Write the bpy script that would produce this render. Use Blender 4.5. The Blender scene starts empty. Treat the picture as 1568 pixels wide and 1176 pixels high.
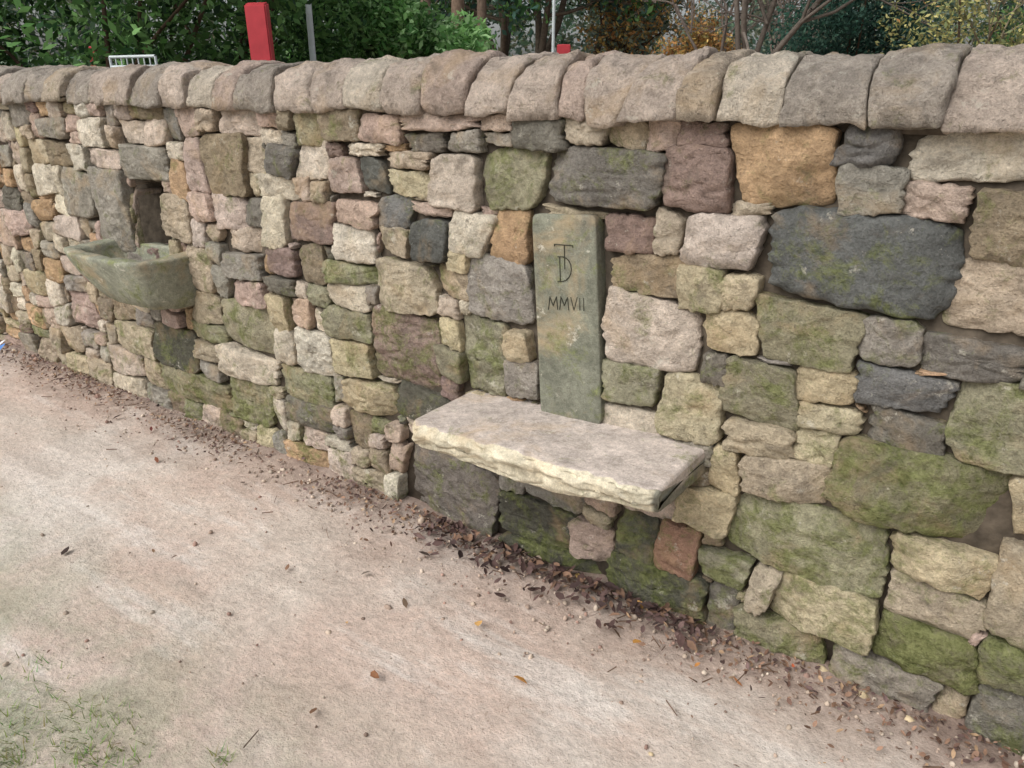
import bpy, math, random, bmesh
import numpy as np
from mathutils import Vector
random.seed(7); rng=np.random.default_rng(11)
scene=bpy.context.scene
# ---------------------------------------------------------------- camera frame
D=1.75; HC=1.42; FPX=1178.0; PITCH=math.radians(21.46)
CPI,SPI=math.cos(PITCH),math.sin(PITCH)
FW=(-.5821,.8131); RT=(.8131,.5821)
def ray(x,y):
    dx=(x-784)/FPX; dv=(y-588)/FPX
    F=CPI-dv*SPI; U=-SPI-dv*CPI
    return (FW[0]*F+RT[0]*dx, FW[1]*F+RT[1]*dx, U)
def on_wall(x,y,yp=0.0):            # survey point -> wall plane (X,Z)
    r=ray(x,y); t=(D+yp)/r[1]; return (r[0]*t, HC+r[2]*t)
def on_ground(x,y,z=0.0):
    r=ray(x,y); t=(HC-z)/-r[2]; return (r[0]*t,-D+r[1]*t)
def beyond(x,d):                    # bearing + distance -> XY on the ground behind the wall
    l=(x-784)/FPX/1.09*d
    return (FW[0]*d+RT[0]*l, -D+FW[1]*d+RT[1]*l)
cam_d=bpy.data.cameras.new("camera"); cam=bpy.data.objects.new("camera",cam_d)
scene.collection.objects.link(cam); scene.camera=cam
cam.location=(0,-D,HC)
cam.rotation_euler=Vector((FW[0]*CPI,FW[1]*CPI,-SPI)).to_track_quat('-Z','Y').to_euler()
cam_d.sensor_width=36; cam_d.lens=36*FPX/1568; cam_d.clip_end=2000; cam_d.clip_start=.02
# ---------------------------------------------------------------- noise
def _h(ix,iy,iz,s):
    n=(ix.astype(np.int64)*374761393+iy.astype(np.int64)*668265263+iz.astype(np.int64)*2147483647+s*1274126177)&0xffffffff
    n=((n^(n>>13))*1274126177)&0xffffffff
    n=((n^(n>>15))*2246822519)&0xffffffff
    return ((n^(n>>16))&0xffffff)/float(0xffffff)*2-1
def vn(p,s=0):
    i=np.floor(p); f=p-i; f=f*f*(3-2*f); i=i.astype(np.int64); r=0
    for a in (0,1):
        wx=f[...,0] if a else 1-f[...,0]
        for b in (0,1):
            wy=f[...,1] if b else 1-f[...,1]
            for c in (0,1):
                wz=f[...,2] if c else 1-f[...,2]
                r=r+wx*wy*wz*_h(i[...,0]+a,i[...,1]+b,i[...,2]+c,s)
    return r
def fbm(p,o=4,s=0):
    r=0;a=1;t=0
    for k in range(o):
        r=r+a*vn(p*(2.03**k)+k*7.3,s+k); t+=a; a*=.55
    return r/t
def wobble(v,A,f,s=0,o=4):
    return v+A*np.stack([fbm(v*f,o,s),fbm(v*f,o,s+31),fbm(v*f,o,s+67)],-1)
def lin(r,g,b): return tuple((c/255.)**2.2 for c in (r,g,b))
# ---------------------------------------------------------------- mesh accumulator
class Acc:
    def __init__(s): s.v=[];s.f=[];s.c=[];s.i=[];s.n=0
    def add(s,v,faces,col,sid=0.0):
        v=np.asarray(v,float).reshape(-1,3)
        c=np.asarray(col,float)
        if c.ndim==1: c=np.tile(c,(len(v),1))
        s.v.append(v); s.c.append(c); s.i.append(np.full(len(v),sid))
        s.f.append((np.asarray(faces,int)+s.n)); s.n+=len(v)
    def build(s,name,mat,parent=None,smooth=True):
        v=np.concatenate(s.v); c=np.concatenate(s.c); i=np.concatenate(s.i)
        me=bpy.data.meshes.new(name)
        loops=[];starts=[];tot=[];k=0
        for f in s.f:
            m=f.shape[1]; loops.append(f.reshape(-1)); starts.append(k+np.arange(len(f))*m); tot.append(np.full(len(f),m)); k+=f.size
        loops=np.concatenate(loops);starts=np.concatenate(starts);tot=np.concatenate(tot)
        me.vertices.add(len(v)); me.vertices.foreach_set("co",v.astype(np.float32).ravel())
        me.loops.add(len(loops)); me.loops.foreach_set("vertex_index",loops.astype(np.int32))
        me.polygons.add(len(starts)); me.polygons.foreach_set("loop_start",starts.astype(np.int32))
        me.polygons.foreach_set("loop_total",tot.astype(np.int32))
        me.update(calc_edges=True)
        a=me.color_attributes.new("Col",'FLOAT_COLOR','POINT'); a.data.foreach_set("color",c.astype(np.float32).ravel())
        b=me.attributes.new("sid",'FLOAT','POINT'); b.data.foreach_set("value",i.astype(np.float32))
        me.validate(); 
        if smooth: me.polygons.foreach_set("use_smooth",np.ones(len(me.polygons),bool))
        me.materials.append(mat)
        o=bpy.data.objects.new(name,me); scene.collection.objects.link(o)
        if parent: o.parent=parent
        return o
def empty(name):
    o=bpy.data.objects.new(name,None); scene.collection.objects.link(o); return o
def ringfaces(R,S,closed=True,off=0):
    i=np.arange(R-1)[:,None]; j=np.arange(S if closed else S-1)[None,:]; j2=(j+1)%S
    return np.stack([i*S+j,i*S+j2,(i+1)*S+j2,(i+1)*S+j],-1).reshape(-1,4)+off
# ---------------------------------------------------------------- materials
def mat_new(name):
    m=bpy.data.materials.new(name); m.use_nodes=True; nt=m.node_tree; nt.nodes.clear()
    out=nt.nodes.new('ShaderNodeOutputMaterial'); b=nt.nodes.new('ShaderNodeBsdfPrincipled')
    nt.links.new(b.outputs[0],out.inputs[0]); return m,nt,b
def N(nt,t,**k):
    n=nt.nodes.new(t)
    for a,v in k.items(): setattr(n,a,v)
    return n
def noise(nt,vec,scale,detail=6,rough=.6,w=None,dist=0):
    n=N(nt,'ShaderNodeTexNoise'); 
    if w is not None: n.noise_dimensions='4D'; nt.links.new(w,n.inputs['W'])
    n.inputs['Scale'].default_value=scale;n.inputs['Detail'].default_value=detail;n.inputs['Roughness'].default_value=rough
    n.inputs['Distortion'].default_value=dist
    nt.links.new(vec,n.inputs['Vector']); return n.outputs['Fac']
def ramp(nt,fac,a,b,v0=0.,v1=1.):
    n=N(nt,'ShaderNodeMapRange'); n.inputs['From Min'].default_value=a;n.inputs['From Max'].default_value=b
    n.inputs['To Min'].default_value=v0;n.inputs['To Max'].default_value=v1; n.clamp=True
    nt.links.new(fac,n.inputs['Value']); return n.outputs[0]
def math_(nt,op,a,b):
    n=N(nt,'ShaderNodeMath',operation=op)
    for k,x in enumerate((a,b)):
        if isinstance(x,(int,float)): n.inputs[k].default_value=x
        else: nt.links.new(x,n.inputs[k])
    return n.outputs[0]
def mix(nt,fac,a,b,mode='MIX'):
    n=N(nt,'ShaderNodeMix',data_type='RGBA',blend_type=mode)
    if isinstance(fac,(int,float)): n.inputs[0].default_value=fac
    else: nt.links.new(fac,n.inputs[0])
    for k,x in ((6,a),(7,b)):
        if isinstance(x,tuple): n.inputs[k].default_value=(*x,1) if len(x)==3 else x
        else: nt.links.new(x,n.inputs[k])
    return n.outputs[2]
def gray(nt,val):
    n=N(nt,'ShaderNodeCombineColor')
    for k in range(3): nt.links.new(val,n.inputs[k])
    return n.outputs[0]
def bump(nt,h,strength,dist,prev=None):
    n=N(nt,'ShaderNodeBump'); n.inputs['Strength'].default_value=strength;n.inputs['Distance'].default_value=dist
    nt.links.new(h,n.inputs['Height'])
    if prev: nt.links.new(prev,n.inputs['Normal'])
    return n.outputs[0]
def stone_mat(name,bs=1.0,mossk=1.0):
    m,nt,b=mat_new(name)
    tc=N(nt,'ShaderNodeTexCoord').outputs['Object']
    col=N(nt,'ShaderNodeAttribute',attribute_name='Col'); sid=N(nt,'ShaderNodeAttribute',attribute_name='sid').outputs['Fac']
    n1=noise(nt,tc,11,7,.74,sid,.3); n2=noise(nt,tc,60,4,.75,sid); n3=noise(nt,tc,5,5,.65,sid,.6); n4=noise(nt,tc,30,5,.78,sid)
    n5=noise(nt,tc,220,2,.7)
    c=mix(nt,1.0,col.outputs['Color'],gray(nt,ramp(nt,n1,.32,.68,.66,1.34)),'MULTIPLY')
    c=mix(nt,1.0,c,gray(nt,ramp(nt,n2,.3,.7,.74,1.26)),'MULTIPLY')
    c=mix(nt,1.0,c,gray(nt,ramp(nt,n5,.3,.7,.84,1.15)),'MULTIPLY')
    c=mix(nt,ramp(nt,n3,.52,.66,0,.42),c,lin(190,162,124))
    c=mix(nt,ramp(nt,noise(nt,tc,7,6,.7,sid,1.0),.56,.64,0,.45),c,lin(112,105,95))
    c=mix(nt,ramp(nt,n4,.60,.67,0,.55),c,lin(74,70,62))
    c=mix(nt,ramp(nt,noise(nt,tc,17,6,.75,sid),.60,.65,0,.55),c,lin(212,206,190))
    ms=math_(nt,'ADD',noise(nt,tc,10,8,.78,dist=.4),math_(nt,'MULTIPLY',col.outputs['Alpha'],.13*mossk))
    mf=ramp(nt,ms,.575,.70,0,.74)
    mc=mix(nt,ramp(nt,n2,.35,.65),lin(82,90,46),lin(140,146,94))
    c=mix(nt,mf,c,mc)
    nt.links.new(c,b.inputs['Base Color'])
    b.inputs['Roughness'].default_value=.95; b.inputs['Specular IOR Level'].default_value=.1
    p=bump(nt,noise(nt,tc,30,8,.72,sid),.85*bs,.026)
    p=bump(nt,n2,.6*bs,.009,p); p=bump(nt,n5,.35*bs,.002,p)
    nt.links.new(p,b.inputs['Normal']); return m
M_stone=stone_mat("sandstone"); M_cope=stone_mat("coping_sandstone",1.1,.5); M_smooth=stone_mat("dressed_sandstone",.35,.8)
def simple_mat(name,col,rough=.8,var=.3,scale=20,metal=0,bmp=.2,attr=False,trans=False):
    m,nt,b=mat_new(name); tc=N(nt,'ShaderNodeTexCoord').outputs['Object']
    n=noise(nt,tc,scale,6,.6)
    base=N(nt,'ShaderNodeAttribute',attribute_name='Col').outputs['Color'] if attr else mix(nt,0.,(*col,1),(*col,1))
    c=mix(nt,1.0,base,gray(nt,ramp(nt,n,.3,.7,1-var,1+var)),'MULTIPLY')
    nt.links.new(c,b.inputs['Base Color']); b.inputs['Roughness'].default_value=rough; b.inputs['Metallic'].default_value=metal
    b.inputs['Specular IOR Level'].default_value=.25
    if bmp: nt.links.new(bump(nt,n,bmp,.005),b.inputs['Normal'])
    if trans:
        t=N(nt,'ShaderNodeBsdfTranslucent'); nt.links.new(c,t.inputs[0])
        ms=N(nt,'ShaderNodeMixShader'); ms.inputs[0].default_value=.35
        nt.links.new(b.outputs[0],ms.inputs[1]); nt.links.new(t.outputs[0],ms.inputs[2])
        out=[x for x in nt.nodes if x.type=='OUTPUT_MATERIAL'][0]; nt.links.new(ms.outputs[0],out.inputs[0])
    return m
M_core=simple_mat("packed_earth",lin(88,80,70),.95,.4,30,bmp=.8)
M_leaf=simple_mat("foliage",(0,0,0),.55,.15,6,attr=True,bmp=0,trans=True)
M_litter=simple_mat("dead_leaf",(0,0,0),.8,.25,60,attr=True,bmp=0)
M_pebble=simple_mat("pebble",(0,0,0),.9,.3,60,attr=True,bmp=.3)
M_bark=simple_mat("bark",(0,0,0),.9,.35,14,attr=True,bmp=.5)
# ---------------------------------------------------------------- palette  (rgb, moss)
PAL={'G':((122,117,108),.3),'g':((154,148,137),.25),'b':((178,164,142),.3),'B':((146,132,112),.3),
 'p':((188,166,152),.15),'P':((148,128,120),.15),'m':((148,144,120),.75),'M':((128,124,98),1.0),
 'w':((206,196,176),.2),'o':((184,154,122),.25),'d':((100,101,97),.15),'u':((118,117,115),.25),
 'y':((188,175,144),.4),'k':((92,91,80),.5),'c':((194,178,163),.15),'r':((156,124,107),.25)}
for k_,(c_,m_) in list(PAL.items()):
    c_=np.array(c_,float); l_=c_.mean(); PAL[k_]=(tuple(np.array(lin(*(l_*.08+c_*.92)))*1.08),m_)
def stone(acc,q,col,moss,seed,off=None,rough=1.0,nexp=None,er=None,gap=None,bulge=None,y0=0.0,flat=False):
    """q: 4 corners (x,z) BL,BR,TR,TL on the wall face"""
    r=np.random.default_rng(seed); q=np.array(q,float)
    w=(np.linalg.norm(q[1]-q[0])+np.linalg.norm(q[2]-q[3]))/2; h=(np.linalg.norm(q[3]-q[0])+np.linalg.norm(q[2]-q[1]))/2
    m=min(w,h)
    if off is None: off=r.uniform(-.012,.018)
    if nexp is None: nexp=r.uniform(5,18)
    if er is None: er=min(r.uniform(.003,.011),m*.25)
    if gap is None: gap=r.uniform(-.0005,.0018)
    if bulge is None: bulge=r.uniform(.0,.008)
    S=int(np.clip((w+h)*170,40,128))//4*4
    rho=np.concatenate([np.linspace(.02,1-er*1.6/m,int(np.clip(m*90,6,18))),1-er/m*2*np.array([.62,.42,.25,.11,.03,.0])*.8])
    rho=np.sort(np.clip(rho,.02,1.0)); 
    th=np.linspace(0,2*math.pi,S,endpoint=False)
    c,s_=np.cos(th),np.sin(th)
    rr=1/(abs(c)**nexp+abs(s_)**nexp)**(1/nexp)
    if not flat:
        for _ in range(r.integers(0,3)):
            ca=math.pi/4+math.pi/2*r.integers(4)+r.normal(0,.18); dist=r.uniform(1.14,1.32)
            den=np.cos(th-ca); rr=np.where(den>.05,np.minimum(rr,dist/np.maximum(den,.05)),rr)
    on=fbm(np.stack([c*1.7+seed*3.1,s_*1.7,np.zeros(S)],-1),3,5)
    on2=fbm(np.stack([c*8+seed*1.7,s_*8,np.zeros(S)],-1),3,9)
    amp=(0 if flat else 1)
    k=1-(gap+amp*(.001+.009*on+.008*on2))*2/m*.8
    k=np.clip(k,.7,1.05)
    X=rho[:,None]*(rr*k*c)[None,:]; Y=rho[:,None]*(rr*k*s_)[None,:]
    a=(X+1)/2; b=(Y+1)/2
    P=(1-a)[...,None]*(1-b)[...,None]*q[0]+a[...,None]*(1-b)[...,None]*q[1]+a[...,None]*b[...,None]*q[2]+(1-a)[...,None]*b[...,None]*q[3]
    erv=er*(1+.8*on2[None,:]*amp)
    d=(1-rho)[:,None]*m/2; t=np.clip(1-d/erv,0,1); drop=erv*(1-np.sqrt(np.clip(1-t*t,0,1)))
    tx,tz=r.normal(0,.045,2)*amp
    so=seed*5.37%97
    p3=np.stack([P[...,0]*1,P[...,1]*1,np.full(P.shape[:2],so)],-1)
    rel=.010*fbm(p3*np.array([8,10,1]),4,3)+.009*fbm(p3*np.array([28,38,1]),4,4)
    for _ in range(3):
        an=r.uniform(0,6.28); dd=(P[...,0]-q[:,0].mean())*math.cos(an)+(P[...,1]-q[:,1].mean())*math.sin(an)
        rel=rel-amp*np.clip(dd-m*r.uniform(.12,.45),0,1)*r.uniform(0,.30)
    rid=abs(fbm(p3*np.array([10,22,1])+5,3,8)); rel=rel-.010*np.clip(.14-rid,0,1)/.14*max(0,r.uniform(-.8,1))
    hgt=off+bulge*(1-rho**2)[:,None]-drop+rel*rough+tx*(P[...,0]-q[:,0].mean())+tz*(P[...,1]-q[:,1].mean())
    V=np.stack([P[...,0],y0-hgt,P[...,1]],-1)
    last=V[-1]; cen=q.mean(0)
    sides=[]
    for dd,sc in ((.02,.998),(.05,.985),(.11,.95)):
        L=last.copy(); L[:,1]+=dd; L[:,0]=cen[0]+(L[:,0]-cen[0])*sc; L[:,2]=cen[1]+(L[:,2]-cen[1])*sc; sides.append(L)
    V=np.concatenate([V,np.array(sides)],0); R=V.shape[0]
    cc=np.array([*col,moss])
    f=ringfaces(R,S)[:, ::-1]
    acc.add(V.reshape(-1,3),f,cc,r.uniform(0,50))
    n0=V[0].mean(0,keepdims=True)
    vv=np.concatenate([V[0],n0]); j=np.arange(S)
    acc.add(vv,np.stack([j,np.full(S,S),(j+1)%S],-1),cc,acc.i[-1][0])
# ---------------------------------------------------------------- WALL layout
U0,U1,ZT=-7.6,2.6,1.335; CS=.01
nu=int(round((U1-U0)/CS)); nz=int(round(ZT/CS))
occ=np.full((nu,nz),-1,int); rects=[]
def put(x0,x1,yt,yb,code,real=True):
    ym=(yt+yb)/2; xm=(x0+x1)/2
    a=on_wall(x0,ym)[0]; b=on_wall(x1,ym)[0]; zt=on_wall(xm,yt)[1]; zb=on_wall(xm,yb)[1]
    r=[int(round((a-U0)/CS)),int(round((b-U0)/CS)),int(round(zb/CS)),int(round(zt/CS))]
    r[0]=max(r[0],0);r[1]=min(r[1],nu);r[2]=max(r[2],0);r[3]=min(r[3],nz)
    if r[2]<4: r[2]=0
    if r[3]>nz-4: r[3]=nz
    for _ in range(60):
        if r[1]-r[0]<3 or r[3]-r[2]<3: return
        sub=occ[r[0]:r[1],r[2]:r[3]]>=0
        if not sub.any(): break
        e=[sub[0].mean(),sub[-1].mean(),sub[:,0].mean(),sub[:,-1].mean()]
        k=int(np.argmax(e))
        if k==0:r[0]+=1
        elif k==1:r[1]-=1
        elif k==2:r[2]+=1
        else:r[3]-=1
    occ[r[0]:r[1],r[2]:r[3]]=len(rects); rects.append([*r,code])
put(814,920,328,655,'SLAB')
put(204,252,280,382,'NICHE')
T="""1380 1640 212 300 w|1303 1383 205 255 u|1278 1375 255 328 g|1115 1300 195 330 O|1375 1485 300 342 p|1482 1660 300 410 B
1010 1116 228 330 P|835 1010 228 326 D|726 833 233 320 m|918 988 192 226 b|850 918 190 226 b|780 850 185 232 G|988 1033 190 226 p|1033 1116 195 228 P
660 724 247 320 c|676 732 210 247 g|735 778 185 212 p|732 778 212 234 g|635 732 180 211 p|590 663 266 310 y|590 660 239 266 b|622 675 215 244 G
545 591 248 302 d|520 590 220 250 w|558 625 173 218 p|490 555 172 220 B|450 493 222 276 w|487 545 256 305 p|405 450 225 275 G|455 490 180 222 m
395 425 200 235 w|374 405 232 268 b|392 446 274 306 w|330 395 165 200 c|313 373 212 275 B|284 312 215 290 p|262 284 250 287 o|183 262 228 278 g|122 160 178 228 w
445 505 310 375 P|505 570 305 360 p|572 622 308 355 u|625 686 322 345 p|622 686 345 408 H|686 755 322 390 w|755 815 328 393 o
915 995 330 392 P|995 1050 333 395 b|1050 1178 320 426 c|1178 1478 335 485 X|1478 1660 408 502 b|921 1044 395 458 B|1042 1108 427 470 y|1108 1180 430 472 y
922 1085 460 568 c|1085 1160 475 545 y|1162 1325 472 558 m|1325 1415 488 564 g|1415 1600 485 586 G|508 570 360 410 w|567 622 355 402 b
570 665 408 484 b|665 718 412 455 b|690 720 388 415 y|718 822 395 496 g|665 700 455 488 c|563 665 478 600 Q|665 700 488 540 y|700 770 490 606 m
770 822 502 550 y|770 822 550 615 g|665 705 540 585 m|603 700 592 660 k|503 570 525 573 y|498 550 488 525 m|450 503 505 560 w|520 603 588 645 y|552 603 572 592 w
413 452 455 508 y|340 413 465 530 m|340 413 535 580 w|345 410 582 640 m|925 1000 563 610 m|921 990 613 660 w|1003 1108 573 672 Y|1080 1215 547 640 m
1215 1290 565 620 y|1292 1448 560 634 U|1213 1300 620 664 y|1313 1440 638 697 G|1450 1640 590 728 m|1115 1200 645 695 b|1200 1262 667 716 y|1080 1125 688 740 y|1120 1258 700 758 b
1265 1540 682 828 M|1025 1104 742 786 y|1105 1355 757 895 m|1358 1480 815 900 y|1482 1640 832 995 b|1542 1650 735 842 y|1340 1470 898 965 b|1182 1345 882 985 Y
1062 1138 822 905 m|1142 1185 850 925 b|1125 1255 912 1010 m|1255 1430 985 1062 g|1355 1500 940 1045 M|1003 1060 800 880 r|930 1003 785 862 k|775 870 772 832 k
620 770 705 830 G|785 925 835 885 k|920 1070 860 950 k|1070 1120 905 965 G|1435 1600 1048 1150 G|1505 1620 985 1085 M
148 200 258 385 g|255 292 300 372 b|285 322 380 430 b|62 100 180 215 g|50 85 260 300 w|100 145 265 340 g|85 120 330 370 c|0 25 470 482 o|0 25 484 496 y|0 25 497 510 o
325 372 300 340 c|372 400 320 350 G|405 440 330 362 w|335 395 345 385 c|300 330 300 335 p|350 400 385 430 g|410 450 385 430 P|455 500 385 440 B|400 450 430 455 G|300 345 400 445 g|300 350 450 500 b|240 300 500 560 k|180 240 500 545 b|420 500 565 610 m|440 510 620 660 G|250 340 560 610 m|500 565 440 480 w|500 560 412 438 m"""
for ln in T.split("\n"):
    for t in ln.split("|"):
        a=t.split(); put(*map(float,a[:4]),a[4])
ntr=len(rects)
def grow(limit=4):
    K=limit
    for idx,r in enumerate(rects):
        if r[4] in('SLAB','NICHE'): continue
        for side in (1,3,0,2):
            for _ in range(limit):
                if side==0:
                    if r[0]<=0 or (occ[r[0]-1,r[2]:r[3]]>=0).any(): break
                    k=max(0,r[0]-1-K)
                    if not (occ[k:r[0],r[2]:r[3]]>=0).any(axis=0).mean()>.45: break
                    r[0]-=1; occ[r[0],r[2]:r[3]]=idx
                elif side==1:
                    if r[1]>=nu or (occ[r[1],r[2]:r[3]]>=0).any(): break
                    if not (occ[r[1]:min(nu,r[1]+K+1),r[2]:r[3]]>=0).any(axis=0).mean()>.45: break
                    occ[r[1],r[2]:r[3]]=idx; r[1]+=1
                elif side==2:
                    if r[2]<=0 or (occ[r[0]:r[1],r[2]-1]>=0).any(): break
                    k=max(0,r[2]-1-K)
                    if r[2]>K+1 and not (occ[r[0]:r[1],k:r[2]]>=0).any(axis=1).mean()>.45: break
                    r[2]-=1; occ[r[0]:r[1],r[2]]=idx
                else:
                    if r[3]>=nz or (occ[r[0]:r[1],r[3]]>=0).any(): break
                    if r[3]+K<nz and not (occ[r[0]:r[1],r[3]:r[3]+K+1]>=0).any(axis=1).mean()>.45: break
                    occ[r[0]:r[1],r[3]]=idx; r[3]+=1
grow(5)
codesL=['g','G','b','p','w','m','c','B','P','g','b','w','p','g','b','c','o','p','y','B','g','b','c','w']
for _ in range(220):
    w=int(rng.integers(20,38)); h=int(rng.integers(12,22)); a=int(rng.integers(0,nu-w)); b=int(rng.integers(0,max(1,nz-h)))
    if b<5:b=0
    if nz-(b+h)<6: continue
    if (occ[a:a+w,b:b+h]>=0).any(): continue
    occ[a:a+w,b:b+h]=len(rects); rects.append([a,a+w,b,b+h,random.choice(codesL)])
def colfree(x,b,lim=22):
    h=0
    while b+h<nz and h<lim and occ[x,b+h]<0: h+=1
    return h
for b in range(nz):
    a=0
    while a<nu:
        if occ[a,b]>=0: a+=1; continue
        e=a
        while e<nu and occ[e,b]<0: e+=1
        hs_=[colfree(x,b) for x in range(a,e)]
        wt=int(rng.integers(9,26)); hm=int(rng.integers(6,14))
        h0=hs_[0]; h=min(hm,h0)
        if h0-h<5: h=h0 if h0<20 else h
        w=1
        while w<len(hs_) and w<wt and hs_[w]>=h: w+=1
        while w<len(hs_) and hs_[w]>=h and w<wt+5 and (len(hs_)-w)<5: w+=1
        if w<5 and len(hs_)>w:
            w=min(len(hs_),int(rng.integers(8,18))); h=max(1,min(min(hs_[:w]),hm))
        occ[a:a+w,b:b+h]=len(rects); rects.append([a,a+w,b,b+h,random.choice(codesL)]); a+=w
for i,r in enumerate(rects):
    if r is None or i<ntr: continue
    w,h=r[1]-r[0],r[3]-r[2]
    if min(w,h)>4: continue
    for j,s in enumerate(rects):
        if s is None or j==i or s[4] in('SLAB','NICHE'): continue
        if w<=h and s[2]>=r[2]-2 and s[3]<=r[3]+2 and abs((s[3]-s[2])-h)<4 and (s[1]==r[0] or s[0]==r[1]):
            s[0]=min(s[0],r[0]); s[1]=max(s[1],r[1]); rects[i]=None; break
        if h<w and s[0]>=r[0]-3 and s[1]<=r[1]+3 and abs((s[1]-s[0])-w)<6 and (s[3]==r[2] or s[2]==r[3]):
            s[2]=min(s[2],r[2]); s[3]=max(s[3],r[3]); rects[i]=None; break
wall=empty("dry_stone_wall")
acc=Acc()
def warp(u,z):
    p=np.array([[u*2.3,z*2.3,0.]]); 
    k=min(1,min(z,ZT-z)/.12)
    return (u+.022*vn(p,50)[0]+.014*vn(p*4,52)[0], z+k*(.024*vn(p,60)[0]+.014*vn(p*4,62)[0]))
SPEC={'O':('o',.2),'D':('G',.6),'H':('d',.1),'X':('d',.05),'Q':('P',.95),'Y':('y',.55),'U':('u',.2)}
for i,r in enumerate(rects):
    if r is None: continue
    code=r[4]
    if code in('SLAB','NICHE'): continue
    rr=random.Random(i*13+5)
    kk=SPEC.get(code); base,ms=PAL[kk[0]] if kk else PAL[code]
    if kk: ms=kk[1]
    u0,u1,z0,z1=U0+r[0]*CS,U0+r[1]*CS,r[2]*CS,r[3]*CS
    zc=(z0+z1)/2
    br=rr.uniform(.84,1.14) if i>=ntr else rr.uniform(.94,1.06)
    ms=ms*rr.uniform(.6,1.2)+max(0,.55-zc)*.85
    if u0<-3.6: ms*=.75
    if code=='X': ms=.45; br=1.12
    base=tuple(np.clip(np.array(base)*br*np.array([rr.uniform(.98,1.04),1,rr.uniform(.95,1.03)]),0,1))
    mn=min(u1-u0,z1-z0); j=.018 if mn>.08 else .007
    q=[]
    for (u,z) in((u0,z0),(u1,z0),(u1,z1),(u0,z1)):
        a,b=warp(u,z); q.append((a+rr.uniform(-j,j),b+rr.uniform(-j,j)*.8))
    if r[2]==0: q[0]=(q[0][0],-.04); q[1]=(q[1][0],-.04)
    kw={}
    if code=='X': kw=dict(nexp=6,er=.020,bulge=.010,off=.012,rough=.5)
    elif code=='M': kw=dict(nexp=9,bulge=.012,off=.012)
    elif mn<.045: kw=dict(off=rr.uniform(-.02,-.004),er=.004)
    stone(acc,q,base,ms,i+1,**kw)
acc.build("wall_stones",M_stone,wall)
def box(acc,x0,x1,y0,y1,z0,z1,col):
    v=[(x,y,z) for z in(z0,z1) for y in(y0,y1) for x in(x0,x1)]
    acc.add(v,[(0,2,3,1),(4,5,7,6),(0,1,5,4),(2,6,7,3),(0,4,6,2),(1,3,7,5)],(*col,0))
nx0,nz0=on_wall(204,329); nx1,_=on_wall(252,329); nzb,nzt=on_wall(226,382)[1],on_wall(226,280)[1]
a=Acc(); kc=lin(88,80,70)
box(a,U0,nx0,.036,.40,-.05,1.33,kc); box(a,nx1,U1,.036,.40,-.05,1.33,kc)
box(a,nx0,nx1,.038,.398,-.05,nzb,kc); box(a,nx0,nx1,.038,.398,nzt,1.33,kc); box(a,nx0,nx1,.33,.396,nzb,nzt,kc)
a.build("wall_core",M_core,wall,False)
a=Acc()
for k in range(0,60):
    for l in range(7):
        x=U0+k*.17+(l%2)*.08; z=.19*l
        box(a,x+.005,x+.165,.39,.425+rng.uniform(0,.01),z+.004,z+.184,lin(130,122,108))
a.build("wall_back_stones",M_stone,wall,False)
# ---------------------------------------------------------------- coping
def loft(acc,rings,col,sid,closed=True):
    R,S,_=rings.shape
    acc.add(rings.reshape(-1,3),ringfaces(R,S),col,sid)
    j=np.arange(S)
    for e,rv in((0,True),(R-1,False)):
        c=rings[e].mean(0); mid=rings[e]*.5+c*.5
        vv=np.concatenate([rings[e],mid,c[None]])
        cc=col if np.ndim(col)==1 else np.concatenate([np.asarray(col).reshape(R,S,4)[e]]*2+[np.asarray(col).reshape(R,S,4)[e][:1]])
        q=np.stack([j,(j+1)%S,S+(j+1)%S,S+j],-1); t=np.stack([S+j,S+(j+1)%S,np.full(S,2*S)],-1)
        if rv: q=q[:,::-1];t=t[:,::-1]
        n0=acc.n; acc.add(vv,q,cc,sid); acc.f.append(t+n0)
jb=[(1435,206),(1325,196),(1190,192),(1093,190),(1035,188),(945,186),(890,184),(845,182),(770,180),(705,176),(640,176),(580,170),(520,170),(472,166),(410,166)]
xs=[on_wall(x,y,-.04)[0] for x,y in jb]
t=xs[0]
right=[]
while t<2.5: t+=rng.uniform(.17,.24); right.append(t)
left=[];t=xs[-1]
while t>U0: t-=rng.uniform(.11,.21); left.append(t)
joints=sorted(right+xs+left)
lean=[rng.normal(0,.11) for _ in joints]
acc=Acc()
cc_=['g','c','p','g','b','c','g','p','c','g','w','B','c']
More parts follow.
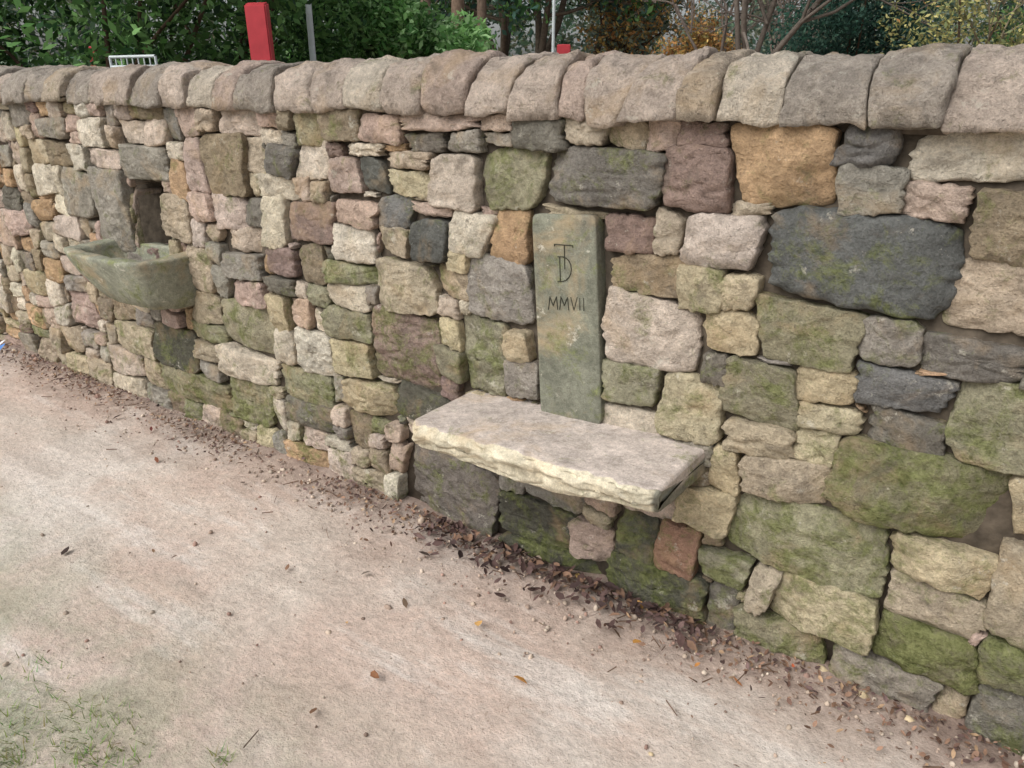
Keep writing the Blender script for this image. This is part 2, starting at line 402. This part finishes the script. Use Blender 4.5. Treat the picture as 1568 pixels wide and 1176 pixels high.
for i in range(len(joints)-1):
    x0,x1=joints[i],joints[i+1]; r=np.random.default_rng(900+i); w=x1-x0
    col,ms=PAL[cc_[r.integers(len(cc_))]]; col=np.array(col)*r.uniform(.84,1.06); col=col*.62+np.array(lin(178,163,150))*.38
    S=64; nR=max(12,int(w*120)); er=r.uniform(.006,.014)
    s=np.linspace(0,1,nR); s=np.sort(np.concatenate([s,[.5*er/w,1-.5*er/w,.2*er/w,1-.2*er/w]])); nR=len(s)
    d=np.minimum(s,1-s)*w; t=np.clip(1-d/er,0,1); dr=er*(1-np.sqrt(1-t*t))*.9
    ph=np.linspace(0,math.pi,48)
    e=2/r.uniform(2.05,3.0)
    a_=.184+r.uniform(-.014,.016); h_=.148+r.uniform(-.014,.012); zb=1.333+r.uniform(-.006,.006)
    tp=r.normal(0,.07)
    py=-np.cos(ph); py=np.sign(py)*abs(py)**e; pz=abs(np.sin(ph))**e
    bot=np.linspace(1,-1,S-48+2)[1:-1]
    py=np.concatenate([py,bot]); pz=np.concatenate([pz,np.zeros(len(bot))])
    rings=np.zeros((nR,S,3))
    for k in range(nR):
        g=.0008
        X=x0+g+(w-2*g)*s[k]
        rings[k,:,1]=.15+(a_-dr[k])*py
        rings[k,:,2]=zb+dr[k]*(pz<.02)+(h_-dr[k]+tp*(s[k]-.5)*w)*pz
        rings[k,:,0]=X+(lean[i]*(1-s[k])+lean[i+1]*s[k])*(rings[k,:,2]-zb)
    v=rings.reshape(-1,3); so=np.array([0,0,i*3.7])
    dv1=wobble(v+so,.024,7,3)-(v+so); dv2=wobble(v+so,.015,22,8,5)-(v+so)
    dv1[:,0]*=.3; dv2[:,0]*=.5
    v=v+dv1+dv2
    loft(acc,v.reshape(nR,S,3)[:,::-1],np.array([*col,ms*.4]),r.uniform(0,50))
acc.build("coping_stones",M_cope,wall)
a=Acc(); box(a,U0,U1,.02,.39,1.322,1.42,kc); a.build("coping_bed",M_core,wall,False)
# ---------------------------------------------------------------- carved slab
slab=empty("carved_stone_slab")
acc=Acc()
q=[on_wall(828,640,-.012),on_wall(921,652,-.012),on_wall(912,329,-.012),on_wall(813,327,-.012)]
stone(acc,q,lin(118,119,106),.35,777,off=.012,rough=.15,nexp=24,er=.005,gap=.0005,bulge=0,flat=True)
acc.build("slab_body",M_smooth,slab)
M_cut=simple_mat("incised_cut",lin(58,58,50),.95,.3,60)
def strokes(name,pls,rad,parent,yp):
    acc=Acc()
    for pl in pls:
        P=np.array([[on_wall(x,y,yp)[0],yp,on_wall(x,y,yp)[1]] for x,y in pl])
        dense=[P[0]]
        for k in range(len(P)-1):
            for t in np.linspace(0,1,6)[1:]: dense.append(P[k]*(1-t)+P[k+1]*t)
        P=np.array(dense); S=6; R=len(P); rings=np.zeros((R,S,3))
        for k in range(R):
            t=P[min(k+1,R-1)]-P[max(k-1,0)]; t/=np.linalg.norm(t)+1e-9; n=np.array([-t[2],0,t[0]])
            for s in range(S):
                an=2*math.pi*s/S; rings[k,s]=P[k]+n*rad*math.cos(an)+np.array([0,1,0])*rad*1.6*math.sin(an)
        loft(acc,rings,np.array([0,0,0,0.]),0)
    return acc.build(name,M_cut,parent)
arc=lambda cx,cy,rx,ry,a0,a1,n=9:[(cx+rx*math.cos(math.radians(a)),cy+ry*math.sin(math.radians(a))) for a in np.linspace(a0,a1,n)]
strokes("inscription",[[(849,377),(849,374),(877,376),(877,379)],[(864,376),(865,412)],
 [(857,393),(858,431)],[(854,393),(860,393)]+arc(860,412,15,19,-85,85)+[(854,431)],
 [(840,474),(842,454),(847,468),(852,454),(854,474)],[(857,474),(859,454),(864,468),(869,455),(871,475)],[(874,455),(879,475),(884,455)],[(888,456),(888,475)],[(894,456),(894,476)]],.0013,slab,-.0125)
# ---------------------------------------------------------------- bench slab
acc=Acc()
prof=[]
def seg(p,q_,n): 
    for t in np.linspace(0,1,n,endpoint=False): prof.append((p[0]*(1-t)+q_[0]*t,p[1]*(1-t)+q_[1]*t))
P0=[(.10,.0),(-.282,-.004),(-.292,-.010),(-.300,-.022),(-.288,-.060),(-.272,-.078),(-.258,-.084),(.10,-.084)]
nn=[22,4,4,8,5,3,18,5]
for k in range(8): seg(P0[k],P0[(k+1)%8],nn[k])
prof=np.array(prof); S=len(prof)
bx0,bx1=-1.425,-.640
s=np.concatenate([[0,.004,.010,.02],np.linspace(.035,.965,46),[.98,.99,.996,1]]); R=len(s)
rings=np.zeros((R,S,3))
for k in range(R):
    d=min(s[k],1-s[k])*(bx1-bx0); er=.010; t=max(0,1-d/er); dr=er*(1-math.sqrt(1-t*t))
    tl=max(0,1-s[k]/.05); 
    rings[k,:,0]=bx0+(bx1-bx0)*s[k]+ (prof[:,0]+.29)*0.02
    yy=prof[:,0].copy(); zz=prof[:,1].copy()
    front=np.clip((-yy-.2)/.09,0,1)
    yy+=front*(.035*tl+ .02*max(0,1-(1-s[k])/.04)) ; yy=np.where(yy<-.05,yy+dr,yy)
    zz=np.where(zz<-.05,zz+dr+ .012*max(0,(s[k]-.5)*2)**2+.010*math.sin(s[k]*9)*front,zz-dr*.8)
    zz=np.where(zz<-.05,zz-.008,zz)
    rings[k,:,1]=yy; rings[k,:,2]=.512+.026*s[k]+zz
v=rings.reshape(-1,3)
fr=np.clip((-v[:,1]-.262)/.02,0,1)
nzv=fbm(v*np.array([26,10,34]),4,21)
rd=abs(fbm(v*np.array([14,6,30]),3,25)); 
v[:,1]+=fr*(nzv*.020+.016*np.clip(.2-rd,0,1)/.2)
v=wobble(v,.005,9,30,3)
top=(np.tile(prof[:,1],R)>-.008)&(np.tile(prof[:,0],R)>-.284)
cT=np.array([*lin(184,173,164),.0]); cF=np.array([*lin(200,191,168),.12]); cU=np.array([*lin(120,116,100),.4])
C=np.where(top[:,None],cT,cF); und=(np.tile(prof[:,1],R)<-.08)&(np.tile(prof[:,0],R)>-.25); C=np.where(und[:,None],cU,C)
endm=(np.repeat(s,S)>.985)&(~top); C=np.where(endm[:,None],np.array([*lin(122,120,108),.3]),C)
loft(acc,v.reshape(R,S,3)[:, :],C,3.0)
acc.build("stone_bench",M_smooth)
# ---------------------------------------------------------------- trough: squarish block, hollowed
acc=Acc(); tz=.768
th=np.linspace(0,math.pi,49); ex=2/5.
ox=np.sign(np.cos(th))*abs(np.cos(th))**ex; oy=abs(np.sin(th))**ex
ox=np.concatenate([[1.],ox,[-1.],np.linspace(-1,1,8)[1:-1]]); oy=np.concatenate([[-.25],oy,[-.25],np.full(6,-.25)]); S=len(ox)
XL,XR,YD=-3.45,-2.85,.26
# (left inset, right inset, y depth, back depth, z)
lv=[(.22,.12,.07,.06,-.218),(.17,.05,.140,.06,-.216),(.14,.025,.165,.06,-.205),(.10,.015,.196,.06,-.155),(.05,.008,.228,.06,-.095),(.015,.002,.250,.06,-.04),(0,0,.260,.06,-.010),(.002,.002,.258,.06,-.001),(.008,.008,.252,.06,.002),(.050,.050,.208,.0,.002),(.058,.058,.200,.0,-.004),(.064,.064,.192,.0,-.022),(.09,.09,.165,.0,-.07),(.13,.13,.12,.0,-.105),(.24,.22,.05,.0,-.118)]
rings=np.zeros((len(lv),S,3))
for k,(li,ri,yd,bd,z) in enumerate(lv):
    a0,a1=XL+li,XR-ri; c0,hw=(a0+a1)/2,(a1-a0)/2
    rings[k,:,0]=c0+ox*hw; rings[k,:,1]=np.where(oy<0, bd+.012, -oy*yd); rings[k,:,2]=tz+z
v=wobble(rings.reshape(-1,3),.012,8,44,4); v=wobble(v,.006,30,48,4)
loft(acc,v.reshape(len(lv),S,3),np.array([*lin(140,141,126),.5]),9.0)
acc.build("stone_water_trough",M_smooth)
# ---------------------------------------------------------------- ground
def axis(lo,hi,a,b,st):
    m=list(np.arange(a,b+1e-6,st)); l=[];x=a;k=st
    while x>lo: k*=1.35; x-=k; l.append(max(x,lo))
    r=[];x=b;k=st
    while x<hi: k*=1.35; x+=k; r.append(min(x,hi))
    return np.array(l[::-1]+m+r)
gx=axis(-400,400,-6.2,1.6,.025); gy=axis(-400,400,-2.3,.12,.025)
XX,YY=np.meshgrid(gx,gy,indexing='ij')
p=np.stack([XX,YY,0*XX],-1)
near=np.clip(1-np.abs(YY+1)/6,0,1)
Z=near*(.012*fbm(p*1.4,3,70)+.009*fbm(p*np.array([3,8,1]),4,71)+.005*fbm(p*16,3,75))
Z=Z+.02*np.clip(1-(-YY)/.18,0,1)*(YY<.05)*near*(.6+.8*fbm(p*7,3,72))
Z=np.where(YY>.1,0,Z)
acc=Acc(); acc.add(np.stack([XX,YY,Z],-1).reshape(-1,3),ringfaces(len(gx),len(gy),False)[:,::-1],(0,0,0,0))
m,nt,b=mat_new("packed_sandy_earth"); tc=N(nt,'ShaderNodeTexCoord').outputs['Object']
n1=noise(nt,tc,1.3,8,.66,dist=.5); n2=noise(nt,tc,6,9,.74); n3=noise(nt,tc,36,8,.72); n4=noise(nt,tc,200,4,.7); n6=noise(nt,tc,.8,7,.66,dist=.4)
mp=N(nt,'ShaderNodeMapping'); mp.inputs['Scale'].default_value=(.35,1.8,1); mp.inputs['Rotation'].default_value=(0,0,.12); nt.links.new(tc,mp.inputs[0])
ns=noise(nt,mp.outputs[0],2.6,7,.66,dist=.3)
c=mix(nt,ramp(nt,n1,.40,.60),lin(206,185,171),lin(213,200,187))
c=mix(nt,ramp(nt,n2,.50,.64,0,.42),c,lin(184,169,156))
c=mix(nt,ramp(nt,n6,.47,.56,0,.6),c,lin(224,216,206))
c=mix(nt,ramp(nt,ns,.52,.62,0,.45),c,lin(180,166,154))
c=mix(nt,ramp(nt,ns,.46,.38,0,.5),c,lin(230,224,216))
sx=N(nt,'ShaderNodeSeparateXYZ'); nt.links.new(tc,sx.inputs[0])
gf=math_(nt,'MULTIPLY',ramp(nt,sx.outputs[1],-.70,-1.3,0,1),ramp(nt,noise(nt,tc,3.2,8,.75),.40,.56,0,.85))
gf=math_(nt,'MULTIPLY',gf,ramp(nt,sx.outputs[0],-.55,-1.1,.15,1))
c=mix(nt,gf,c,lin(158,160,136))
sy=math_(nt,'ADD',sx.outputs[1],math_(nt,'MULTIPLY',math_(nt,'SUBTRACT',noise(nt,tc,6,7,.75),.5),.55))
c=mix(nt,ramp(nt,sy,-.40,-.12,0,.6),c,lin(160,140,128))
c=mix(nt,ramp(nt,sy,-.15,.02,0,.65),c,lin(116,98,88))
c=mix(nt,1.,c,gray(nt,ramp(nt,n3,.3,.7,.76,1.16)),'MULTIPLY')
c=mix(nt,1.,c,gray(nt,ramp(nt,n4,.3,.7,.86,1.10)),'MULTIPLY')
c=mix(nt,ramp(nt,noise(nt,tc,90,4,.6),.62,.68,0,.5),c,lin(138,118,104))
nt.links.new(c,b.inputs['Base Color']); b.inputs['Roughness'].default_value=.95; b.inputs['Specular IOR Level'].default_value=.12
pb=bump(nt,n2,.5,.05); pb=bump(nt,n3,.6,.014,pb); pb=bump(nt,n4,.35,.003,pb)
nt.links.new(pb,b.inputs['Normal'])
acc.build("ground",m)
# ---------------------------------------------------------------- litter
def leaves(acc,P,size,cols,lift=.004,flatness=.35,seed=0,fold=.35,aspect=.5):
    r=np.random.default_rng(seed); n=len(P)
    nrm=r.normal(0,1,(n,3))*np.array([flatness,flatness,0])+np.array([0,0,1.]); nrm/=np.linalg.norm(nrm,axis=1,keepdims=True)
    a=r.normal(0,1,(n,3)); a-=nrm*(a*nrm).sum(1,keepdims=True); a/=np.linalg.norm(a,axis=1,keepdims=True); b=np.cross(nrm,a)
    s=size*r.uniform(.5,1.3,(n,1)); w=s*aspect*r.uniform(.6,1.2,(n,1)); up=nrm*s*fold*r.uniform(-.3,1,(n,1))
    v=np.stack([P-a*s,P-a*s*.3-b*w+up,P+a*s*.5-b*w*.8+up,P+a*s*1.05+up*.6,P+a*s*.5+b*w*.8+up,P-a*s*.3+b*w+up],1)
    v[:,:,2]+=lift
    k=np.arange(n)[:,None]*6
    f=np.concatenate([k+np.array([0,1,2,3]),k+np.array([0,3,4,5])])
    acc.add(v.reshape(-1,3),f,np.repeat(cols,6,0))
def pal(cs,n,r,var=.25):
    c=np.array([lin(*x) for x in cs])[r.integers(len(cs),size=n)]*r.uniform(1-var,1+var,(n,1)); return np.concatenate([c,np.ones((n,1))],1)
acc=Acc(); r=np.random.default_rng(5)
n=3600; x=r.uniform(-5.2,1.2,n); dens=fbm(np.stack([x*2.2,0*x,0*x],-1),3,80); keep=r.random(n)<np.clip(.5+dens*1.6,.1,1); x=x[keep]; n=len(x)
y=-.015-np.abs(r.normal(0,.075,n))*(1+.3*r.random(n)); P=np.stack([x,y,.012+np.abs(r.normal(0,.005,n))],-1)
leaves(acc,P,.0085,pal([(96,74,62),(112,88,72),(138,110,92),(84,68,64),(112,92,88),(156,130,104),(100,78,68)],n,r),seed=1,flatness=.6)
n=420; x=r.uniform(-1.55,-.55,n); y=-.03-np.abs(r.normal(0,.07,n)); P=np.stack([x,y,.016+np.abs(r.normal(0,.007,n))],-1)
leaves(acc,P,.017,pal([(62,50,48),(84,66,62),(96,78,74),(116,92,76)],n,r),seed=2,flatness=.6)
n=55; x=r.uniform(-5,1.0,n); y=-r.uniform(.1,1.8,n)**1.15; P=np.stack([x,y,np.full(n,.006)],-1)
leaves(acc,P,.008,pal([(118,92,74),(146,118,94),(104,84,72),(176,142,98)],n,r),seed=3,flatness=.35)
spots=[(733,957,(214,168,104)),(575,1036,(120,84,60)),(797,1045,(205,150,82)),(232,658,(96,52,48)),(650,850,(70,60,54)),(975,985,(205,150,80)),(1067,1020,(200,140,80)),
 (980,927,(206,160,100)),(620,925,(130,110,92)),(235,845,(150,120,96)),(1215,1020,(190,100,70)),(100,845,(60,48,44)),(480,1090,(120,90,70)),(1130,1045,(176,120,80)),(560,880,(110,100,90)),
 (240,705,(110,70,52)),(372,740,(90,76,70)),(275,690,(86,60,50)),(905,800,(60,50,44)),(640,770,(170,90,62)),(1005,770,(200,170,110)),(440,870,(130,100,80)),(250,620,(70,40,44)),(180,640,(60,46,44))]
for i,(px,py,c) in enumerate(spots):
    gxx,gyy=on_ground(px,py,.01); gyy=min(gyy,-.03)
    leaves(acc,np.array([[gxx,gyy,.010]]),.018,np.array([[*lin(*c),1]]),seed=100+i,flatness=.3)
for i in range(100):
    xx=r.uniform(-5,1.0); yy=-abs(r.normal(0,.14)) if i<88 else -r.uniform(.2,1.8); yy-=.03
    an=r.uniform(0,6.28); L=r.uniform(.02,.06); dx,dy=math.cos(an)*L/2,math.sin(an)*L/2; wd=.001
    v=[(xx-dx,yy-dy,.012),(xx-dx+wd,yy-dy+wd,.015),(xx+dx,yy+dy,.013),(xx+dx+wd,yy+dy+wd,.017),(xx-dx+wd*2,yy-dy,.012),(xx+dx+wd*2,yy+dy,.013)]
    acc.add(v,[(0,1,3,2),(1,4,5,3)],(*lin(100,80,66),1))
acc.build("fallen_leaves",M_litter,smooth=False)
acc=Acc(); ico=[(0,0,1),(.9,0,.3),(.28,.85,.3),(-.72,.53,.35),(-.72,-.53,.3),(.28,-.85,.32),(.7,.5,-.4),(-.3,.85,-.4),(-.9,0,-.4),(-.3,-.85,-.4),(.7,-.5,-.4)]
icf=[(0,1,2),(0,2,3),(0,3,4),(0,4,5),(0,5,1),(1,6,2),(2,6,7),(2,7,3),(3,7,8),(3,8,4),(4,8,9),(4,9,5),(5,9,10),(5,10,1),(1,10,6)]
ico=np.array(ico)
for i in range(2800):
    xx=r.uniform(-5.2,1.1); yy=-.01-abs(r.normal(0,.16)) if i<2200 else -r.uniform(.15,2.1)
    s=abs(r.normal(0,.0030))+.0016
    if i<50: s=r.uniform(.008,.015); yy=-.02-abs(r.normal(0,.05))
    c=pal([(156,138,124),(172,156,140),(134,116,104),(186,172,156),(150,124,112)],1,r)[0]
    acc.add(ico*s*r.uniform(.7,1.3,(1,3))*r.uniform(.85,1.15,(11,1))+np.array([xx,yy,s*.2+.008*(yy>-.2)]),icf,c)
for px,py,s in((1257,1025,.022),(997,1150,.006),(1165,1003,.016),(1320,1062,.016),(1390,1100,.018),(1110,960,.012)):
    gxx,gyy=on_ground(px,py,.01); acc.add(ico*s*np.array([1.3,.9,.7])+np.array([gxx,gyy,s*.3]),icf,(*lin(190,172,140),1))
acc.build("gravel",M_pebble)
acc=Acc()
for cx,cy,k,sc in((150,1160,160,.10),(30,1120,110,.12),(120,1095,60,.08),(190,1105,50,.08),(20,1165,100,.06),(340,1165,30,.03),(60,1040,50,.1)):
    gxx,gyy=on_ground(cx,cy)
    for i in range(k):
        bx,by=gxx+r.normal(0,sc*.6),gyy+r.normal(0,sc*.35); an=r.uniform(0,6.28); L=r.uniform(.012,.032); wd=.0014
        dx,dy=math.cos(an),math.sin(an); tip=(bx+dx*L,by+dy*L,.012+L*r.uniform(.1,.5))
        acc.add([(bx-dy*wd,by+dx*wd,0),(bx+dy*wd,by-dx*wd,0),tip],[(0,1,2)],(*[q_*r.uniform(.7,1.3) for q_ in lin(122,140,82)],1))
acc.build("grass",M_leaf,smooth=False)
acc=Acc(); gxx,gyy=on_ground(36,523,.02); gyy=min(gyy,-.05)
for k,c in enumerate(((225,225,225),(200,70,60),(90,130,190))):
    leaves(acc,np.array([[gxx+.05*(k-1),gyy-.02*k,.02]]),.035,np.array([[*lin(*c),1]]),seed=300+k,flatness=.8)
acc.build("litter_scrap",M_litter,smooth=False)
# ---------------------------------------------------------------- background vegetation
def cloud(acc,clumps,n,size,cs,seed,var=.3,aspect=.45):
    r=np.random.default_rng(seed); cl=np.array(clumps); k=r.integers(len(cl),size=n)
    d=r.normal(0,1,(n,3)); d/=np.linalg.norm(d,axis=1,keepdims=True); d*=r.random((n,1))**.4
    P=cl[k,:3]+d*cl[k,3:4]*np.array([1,1,.8])
    c=pal(cs,n,r,var); bri=r.uniform(.6,1.3,len(cl))[k]; c[:,:3]*=bri[:,None]
    nrm=r.normal(0,1,(n,3))+np.array([0,0,.7]); nrm/=np.linalg.norm(nrm,axis=1,keepdims=True)
    a=r.normal(0,1,(n,3)); a-=nrm*(a*nrm).sum(1,keepdims=True); a/=np.linalg.norm(a,axis=1,keepdims=True); b=np.cross(nrm,a)
    s=size*r.uniform(.5,1.3,(n,1))
    v=np.stack([P-a*s,P-b*s*aspect,P+a*s,P+b*s*aspect],1)
    acc.add(v.reshape(-1,3),np.arange(n*4).reshape(n,4),np.repeat(c,4,0))
def tube(acc,p0,p1,r0,r1,col,S=7,seg=4,bend=.05,r=None):
    p0=np.array(p0,float);p1=np.array(p1,float); L=np.linalg.norm(p1-p0); t=(p1-p0)/L
    a=np.cross(t,[0,0,1.] if abs(t[2])<.9 else [1.,0,0]); a/=np.linalg.norm(a); b=np.cross(t,a)
    off=(r.normal(0,1,3) if r is not None else np.zeros(3))*bend*L
    rings=[]
    for k in range(seg+1):
        u=k/seg; c=p0+(p1-p0)*u+off*math.sin(math.pi*u); rad=r0+(r1-r0)*u
        rings.append([c+rad*(a*math.cos(x)+b*math.sin(x)) for x in np.linspace(0,2*math.pi,S,endpoint=False)])
    acc.add(np.array(rings).reshape(-1,3),ringfaces(seg+1,S),(*col,1))
def grow_tree(acc,p,d,L,rad,depth,r,col,tips,spread=.6):
    e=p+d*L; tube(acc,p,e,rad,rad*.7,col,S=6 if depth>2 else 4,seg=3,r=r)
    if depth==0: tips.append(e); return
    for k in range(3 if depth<3 else 4):
        nd=d+r.normal(0,spread,3)+np.array([0,0,.12]); nd/=np.linalg.norm(nd)
        st=p+d*L*r.uniform(.45,1.0)
        grow_tree(acc,st,nd,L*r.uniform(.55,.8),rad*.55,depth-1,r,col,tips,spread)
    tips.append(e)
def tree(name,px,d,h,rad,leafn,size,cs,seed,bark=(84,70,58),spread=.55,clump=.7,depth=4,low=.35):
    r=np.random.default_rng(seed); x,y=beyond(px,d); a=Acc(); tips=[]
    col=lin(*bark); top=h*low; pos=np.array([x,y,0.])
    tube(a,pos,pos+[r.normal(0,.1),r.normal(0,.1),top],rad,rad*.8,col,S=10,seg=5,bend=.015,r=r)
    for k in range(4):
        dd=np.array([r.normal(0,.5),r.normal(0,.5),1.]); dd/=np.linalg.norm(dd)
        grow_tree(a,pos+[0,0,top*r.uniform(.75,1)],dd,h*.26,rad*.55,depth-1,r,col,tips,spread)
    e=empty(name); a.build("trunk_and_limbs",M_bark,e)
    if leafn:
        l=Acc(); cloud(l,[(*t,clump*r.uniform(.6,1.3)) for t in tips],leafn,size,cs,seed+1); l.build("leaves",M_leaf,e,False)
def bush(name,px,d,w,h,n,size,cs,seed,depthy=None,stems=True):
    r=np.random.default_rng(seed); x,y=beyond(px,d); dy=depthy or w*.5; cl=[]
    for k in range(int(26+w*h*3)):
        lx=r.uniform(-w/2,w/2); ld=r.uniform(-dy/2,dy/2); hz=h*r.random()**.7*(1-.45*(2*lx/w)**4)
        cl.append((x+RT[0]*lx+FW[0]*ld,y+RT[1]*lx+FW[1]*ld,hz,r.uniform(.28,.55)*min(1.4,h/3)))
    e=empty(name); l=Acc(); cloud(l,cl,n,size,cs,seed+1); l.build("leaves",M_leaf,e,False)
    a=Acc()
    for k in range(10):
        t=cl[r.integers(len(cl))]; tube(a,(x+r.normal(0,w*.12),y+r.normal(0,.2),0),t[:3],.035,.01,lin(80,66,54),r=r)
    a.build("stems",M_bark,e)
DG=[(62,92,52),(78,116,62),(44,72,44),(100,136,80)]; BG=[(106,150,86),(130,172,106),(84,126,72),(156,190,136)]
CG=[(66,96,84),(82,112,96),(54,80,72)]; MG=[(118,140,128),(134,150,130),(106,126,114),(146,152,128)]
OR=[(206,160,104),(214,184,112),(190,140,92),(170,160,104)]; YG=[(164,164,104),(142,146,96),(186,178,118),(116,126,86)]
bush("laurel_bush",60,7.5,4.2,4.6,24000,.055,DG+[(116,156,96)],21,2.0)
bush("laurel_bush",-330,7.5,4.5,4.2,12000,.055,DG,22,2.0)
bush("laurel_bush",330,10,3.2,4.6,18000,.06,DG+[(104,140,84)],23,2.0)
bush("laurel_bush",610,11,2.4,2.45,20000,.055,BG,24,1.6)
bush("laurel_bush",500,12,2.4,2.75,10000,.055,BG,34,1.6)
tree("beech_tree",652,17,18,.13,3500,.09,DG+MG,41,spread=.5,low=.5,bark=(112,98,84))
tree("beech_tree",694,19,19,.16,3500,.09,DG+MG,42,low=.5,bark=(112,96,82))
tree("beech_tree",736,21,18,.13,3500,.09,DG+MG,143,low=.5,bark=(104,90,78))
tree("beech_tree",565,22,16,.20,9000,.12,DG+MG,43,low=.4,bark=(110,98,86))
tree("oak_tree",770,27,15,.20,18000,.12,CG+DG,144,low=.12,bark=(96,88,78))
tree("oak_tree",825,26,15,.20,18000,.12,CG+DG,44,low=.12,bark=(96,88,78))
tree("oak_tree",905,30,13,.18,18000,.12,CG+DG,45,low=.12)
tree("autumn_tree",985,27,5.6,.10,6000,.09,OR+MG,47,low=.25,clump=.5)
tree("autumn_tree",1045,22,3.6,.06,5200,.06,OR,48,low=.3,clump=.35)
tree("bare_tree",1145,15,9,.10,900,.05,OR,49,bark=(104,96,88),low=.18,depth=5,clump=.3)
tree("bare_tree",1185,18,8,.08,500,.05,OR,50,bark=(114,104,96),low=.12,depth=5,clump=.3)
tree("bare_tree",1110,21,9,.08,500,.05,OR,51,bark=(120,110,102),low=.15,depth=5,clump=.3)
bush("yew_bush",1315,16,2.3,4.4,26000,.05,CG+[(66,104,88)],25,1.8)
bush("hawthorn_bush",1480,12,2.3,2.7,3500,.04,YG,26,1.4)
tree("bare_tree",1500,13,6,.05,2200,.04,YG,52,bark=(130,120,100),low=.12,depth=5,clump=.4)
bush("hawthorn_bush",1720,13,4,3.6,12000,.05,YG+DG,27,1.4)
bush("rowan_bush",1230,20,2.0,2.6,4000,.06,MG+CG,28,1.2)
acc=Acc(); r=np.random.default_rng(60); cl=[]
for k in range(1100):
    px=r.uniform(-500,2200); d=r.uniform(34,48)
    gapf=math.exp(-((px-1035)/55)**2)+.8*math.exp(-((px-1215)/38)**2)
    hmax=(9.5 if px<950 else 7.0)*(1-.66*min(1,gapf)); x,y=beyond(px,d)
    cl.append((x,y,r.random()**.8*hmax,r.uniform(.6,1.3)))
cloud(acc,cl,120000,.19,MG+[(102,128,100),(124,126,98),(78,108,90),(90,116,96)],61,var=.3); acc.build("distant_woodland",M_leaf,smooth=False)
acc=Acc(); px=np.linspace(-700,2400,80); rows=[]
for j,(d,h) in enumerate(((45,0),(50,1.5),(58,2.6),(80,3),(140,2))):
    rows.append([(*beyond(p_,d),h*(.7+.5*math.sin(p_*.006+1.0)**2)) for p_ in px])
acc.add(np.array(rows).reshape(-1,3),ringfaces(5,80,False),(*lin(110,126,104),1)); 
acc.build("wooded_hill",M_bark)
# ---------------------------------------------------------------- posts, barrier
M_red=simple_mat("red_paint",lin(182,66,72),.45,.14,8,bmp=.05); M_grey=simple_mat("galvanised_steel",lin(190,198,198),.45,.12,15,metal=.1,bmp=.05)
def prism(name,px,d,w,dp,h,mat,tilt=(0,0)):
    x,y=beyond(px,d); bm=bmesh.new(); bmesh.ops.create_cube(bm,size=1)
    for v in bm.verts: v.co=Vector((v.co.x*w,v.co.y*dp,(v.co.z+.5)*h+(.02 if (v.co.z>0 and v.co.y>0) else 0)))
    bmesh.ops.bevel(bm,geom=list(bm.edges),offset=.010,segments=2,affect='EDGES')
    g=bmesh.ops.create_cube(bm,size=1)['verts']
    for v in g: v.co=Vector((v.co.x*(w+.12),v.co.y*(dp+.12),.01+v.co.z*.02))
    me=bpy.data.meshes.new(name); bm.to_mesh(me); bm.free(); me.materials.append(mat)
    o=bpy.data.objects.new(name,me); scene.collection.objects.link(o); o.location=(x,y,0)
    o.rotation_euler=(tilt[0],tilt[1],math.atan2(RT[1],RT[0])); return o
prism("red_post",407,6.2,.155,.10,1.94,M_red,(0,math.radians(-1)))
prism("red_post",863,12,.19,.12,1.90,M_red)
prism("red_post",142,11,.10,.10,1.84,M_red)
def pole(name,px,d,rad,h):
    x,y=beyond(px,d); a=Acc()
    tube(a,(x,y,0),(x,y,1.0),rad*1.7,rad*1.6,(0,0,0),S=14,seg=2); tube(a,(x,y,1.0),(x,y,h),rad,rad*.7,(0,0,0),S=14,seg=6)
    tube(a,(x,y,h-.05),(x+.7,y-.3,h+.1),rad*.6,rad*.5,(0,0,0),S=10); tube(a,(x+.6,y-.26,h+.08),(x+1.1,y-.46,h+.12),.09,.06,(0,0,0),S=10)
    a.build(name,M_grey)
pole("lamp_post",478,9,.036,6); pole("lamp_post",847,14,.028,6)
e=Acc(); 
x0,y0=beyond(166,4.6); x1,y1=beyond(236,4.4)
BH=1.545
for z in (BH,BH-.05,.3): tube(e,(x0,y0,z),(x1,y1,z),.008,.008,(0,0,0),S=8,seg=1)
for k in range(9):
    u=k/8; xx,yy=x0+(x1-x0)*u,y0+(y1-y0)*u; tube(e,(xx,yy,0 if k in(0,8) else .3),(xx,yy,BH),.008 if k in(0,8) else .004,.008 if k in(0,8) else .004,(0,0,0),S=6,seg=1)
e.build("metal_barrier",M_grey)
# ---------------------------------------------------------------- light
EL=math.radians(47); sd=Vector((-.30,-1.0,0)).normalized()
w=bpy.data.worlds.new("World"); scene.world=w; w.use_nodes=True; nt=w.node_tree; bg=nt.nodes['Background']
sky=nt.nodes.new('ShaderNodeTexSky'); sky.sky_type='NISHITA'; sky.sun_disc=False; sky.sun_elevation=EL
sky.sun_rotation=math.atan2(sd.x,sd.y); sky.dust_density=4; sky.ozone_density=1; sky.air_density=1
hs=nt.nodes.new('ShaderNodeHueSaturation'); hs.inputs['Saturation'].default_value=.35
nt.links.new(sky.outputs[0],hs.inputs['Color']); nt.links.new(hs.outputs[0],bg.inputs[0]); bg.inputs[1].default_value=.15
L=bpy.data.lights.new("sun",'SUN'); L.energy=2.15; L.angle=math.radians(50); L.color=(1,.98,.955)
so=bpy.data.objects.new("sun",L); scene.collection.objects.link(so)
dv=Vector((sd.x*math.cos(EL),sd.y*math.cos(EL),math.sin(EL))); so.rotation_euler=dv.to_track_quat('Z','Y').to_euler()
scene.view_settings.view_transform='Standard'; scene.view_settings.look='None'; scene.view_settings.exposure=0
print("stones",len(rects),"traced",ntr)
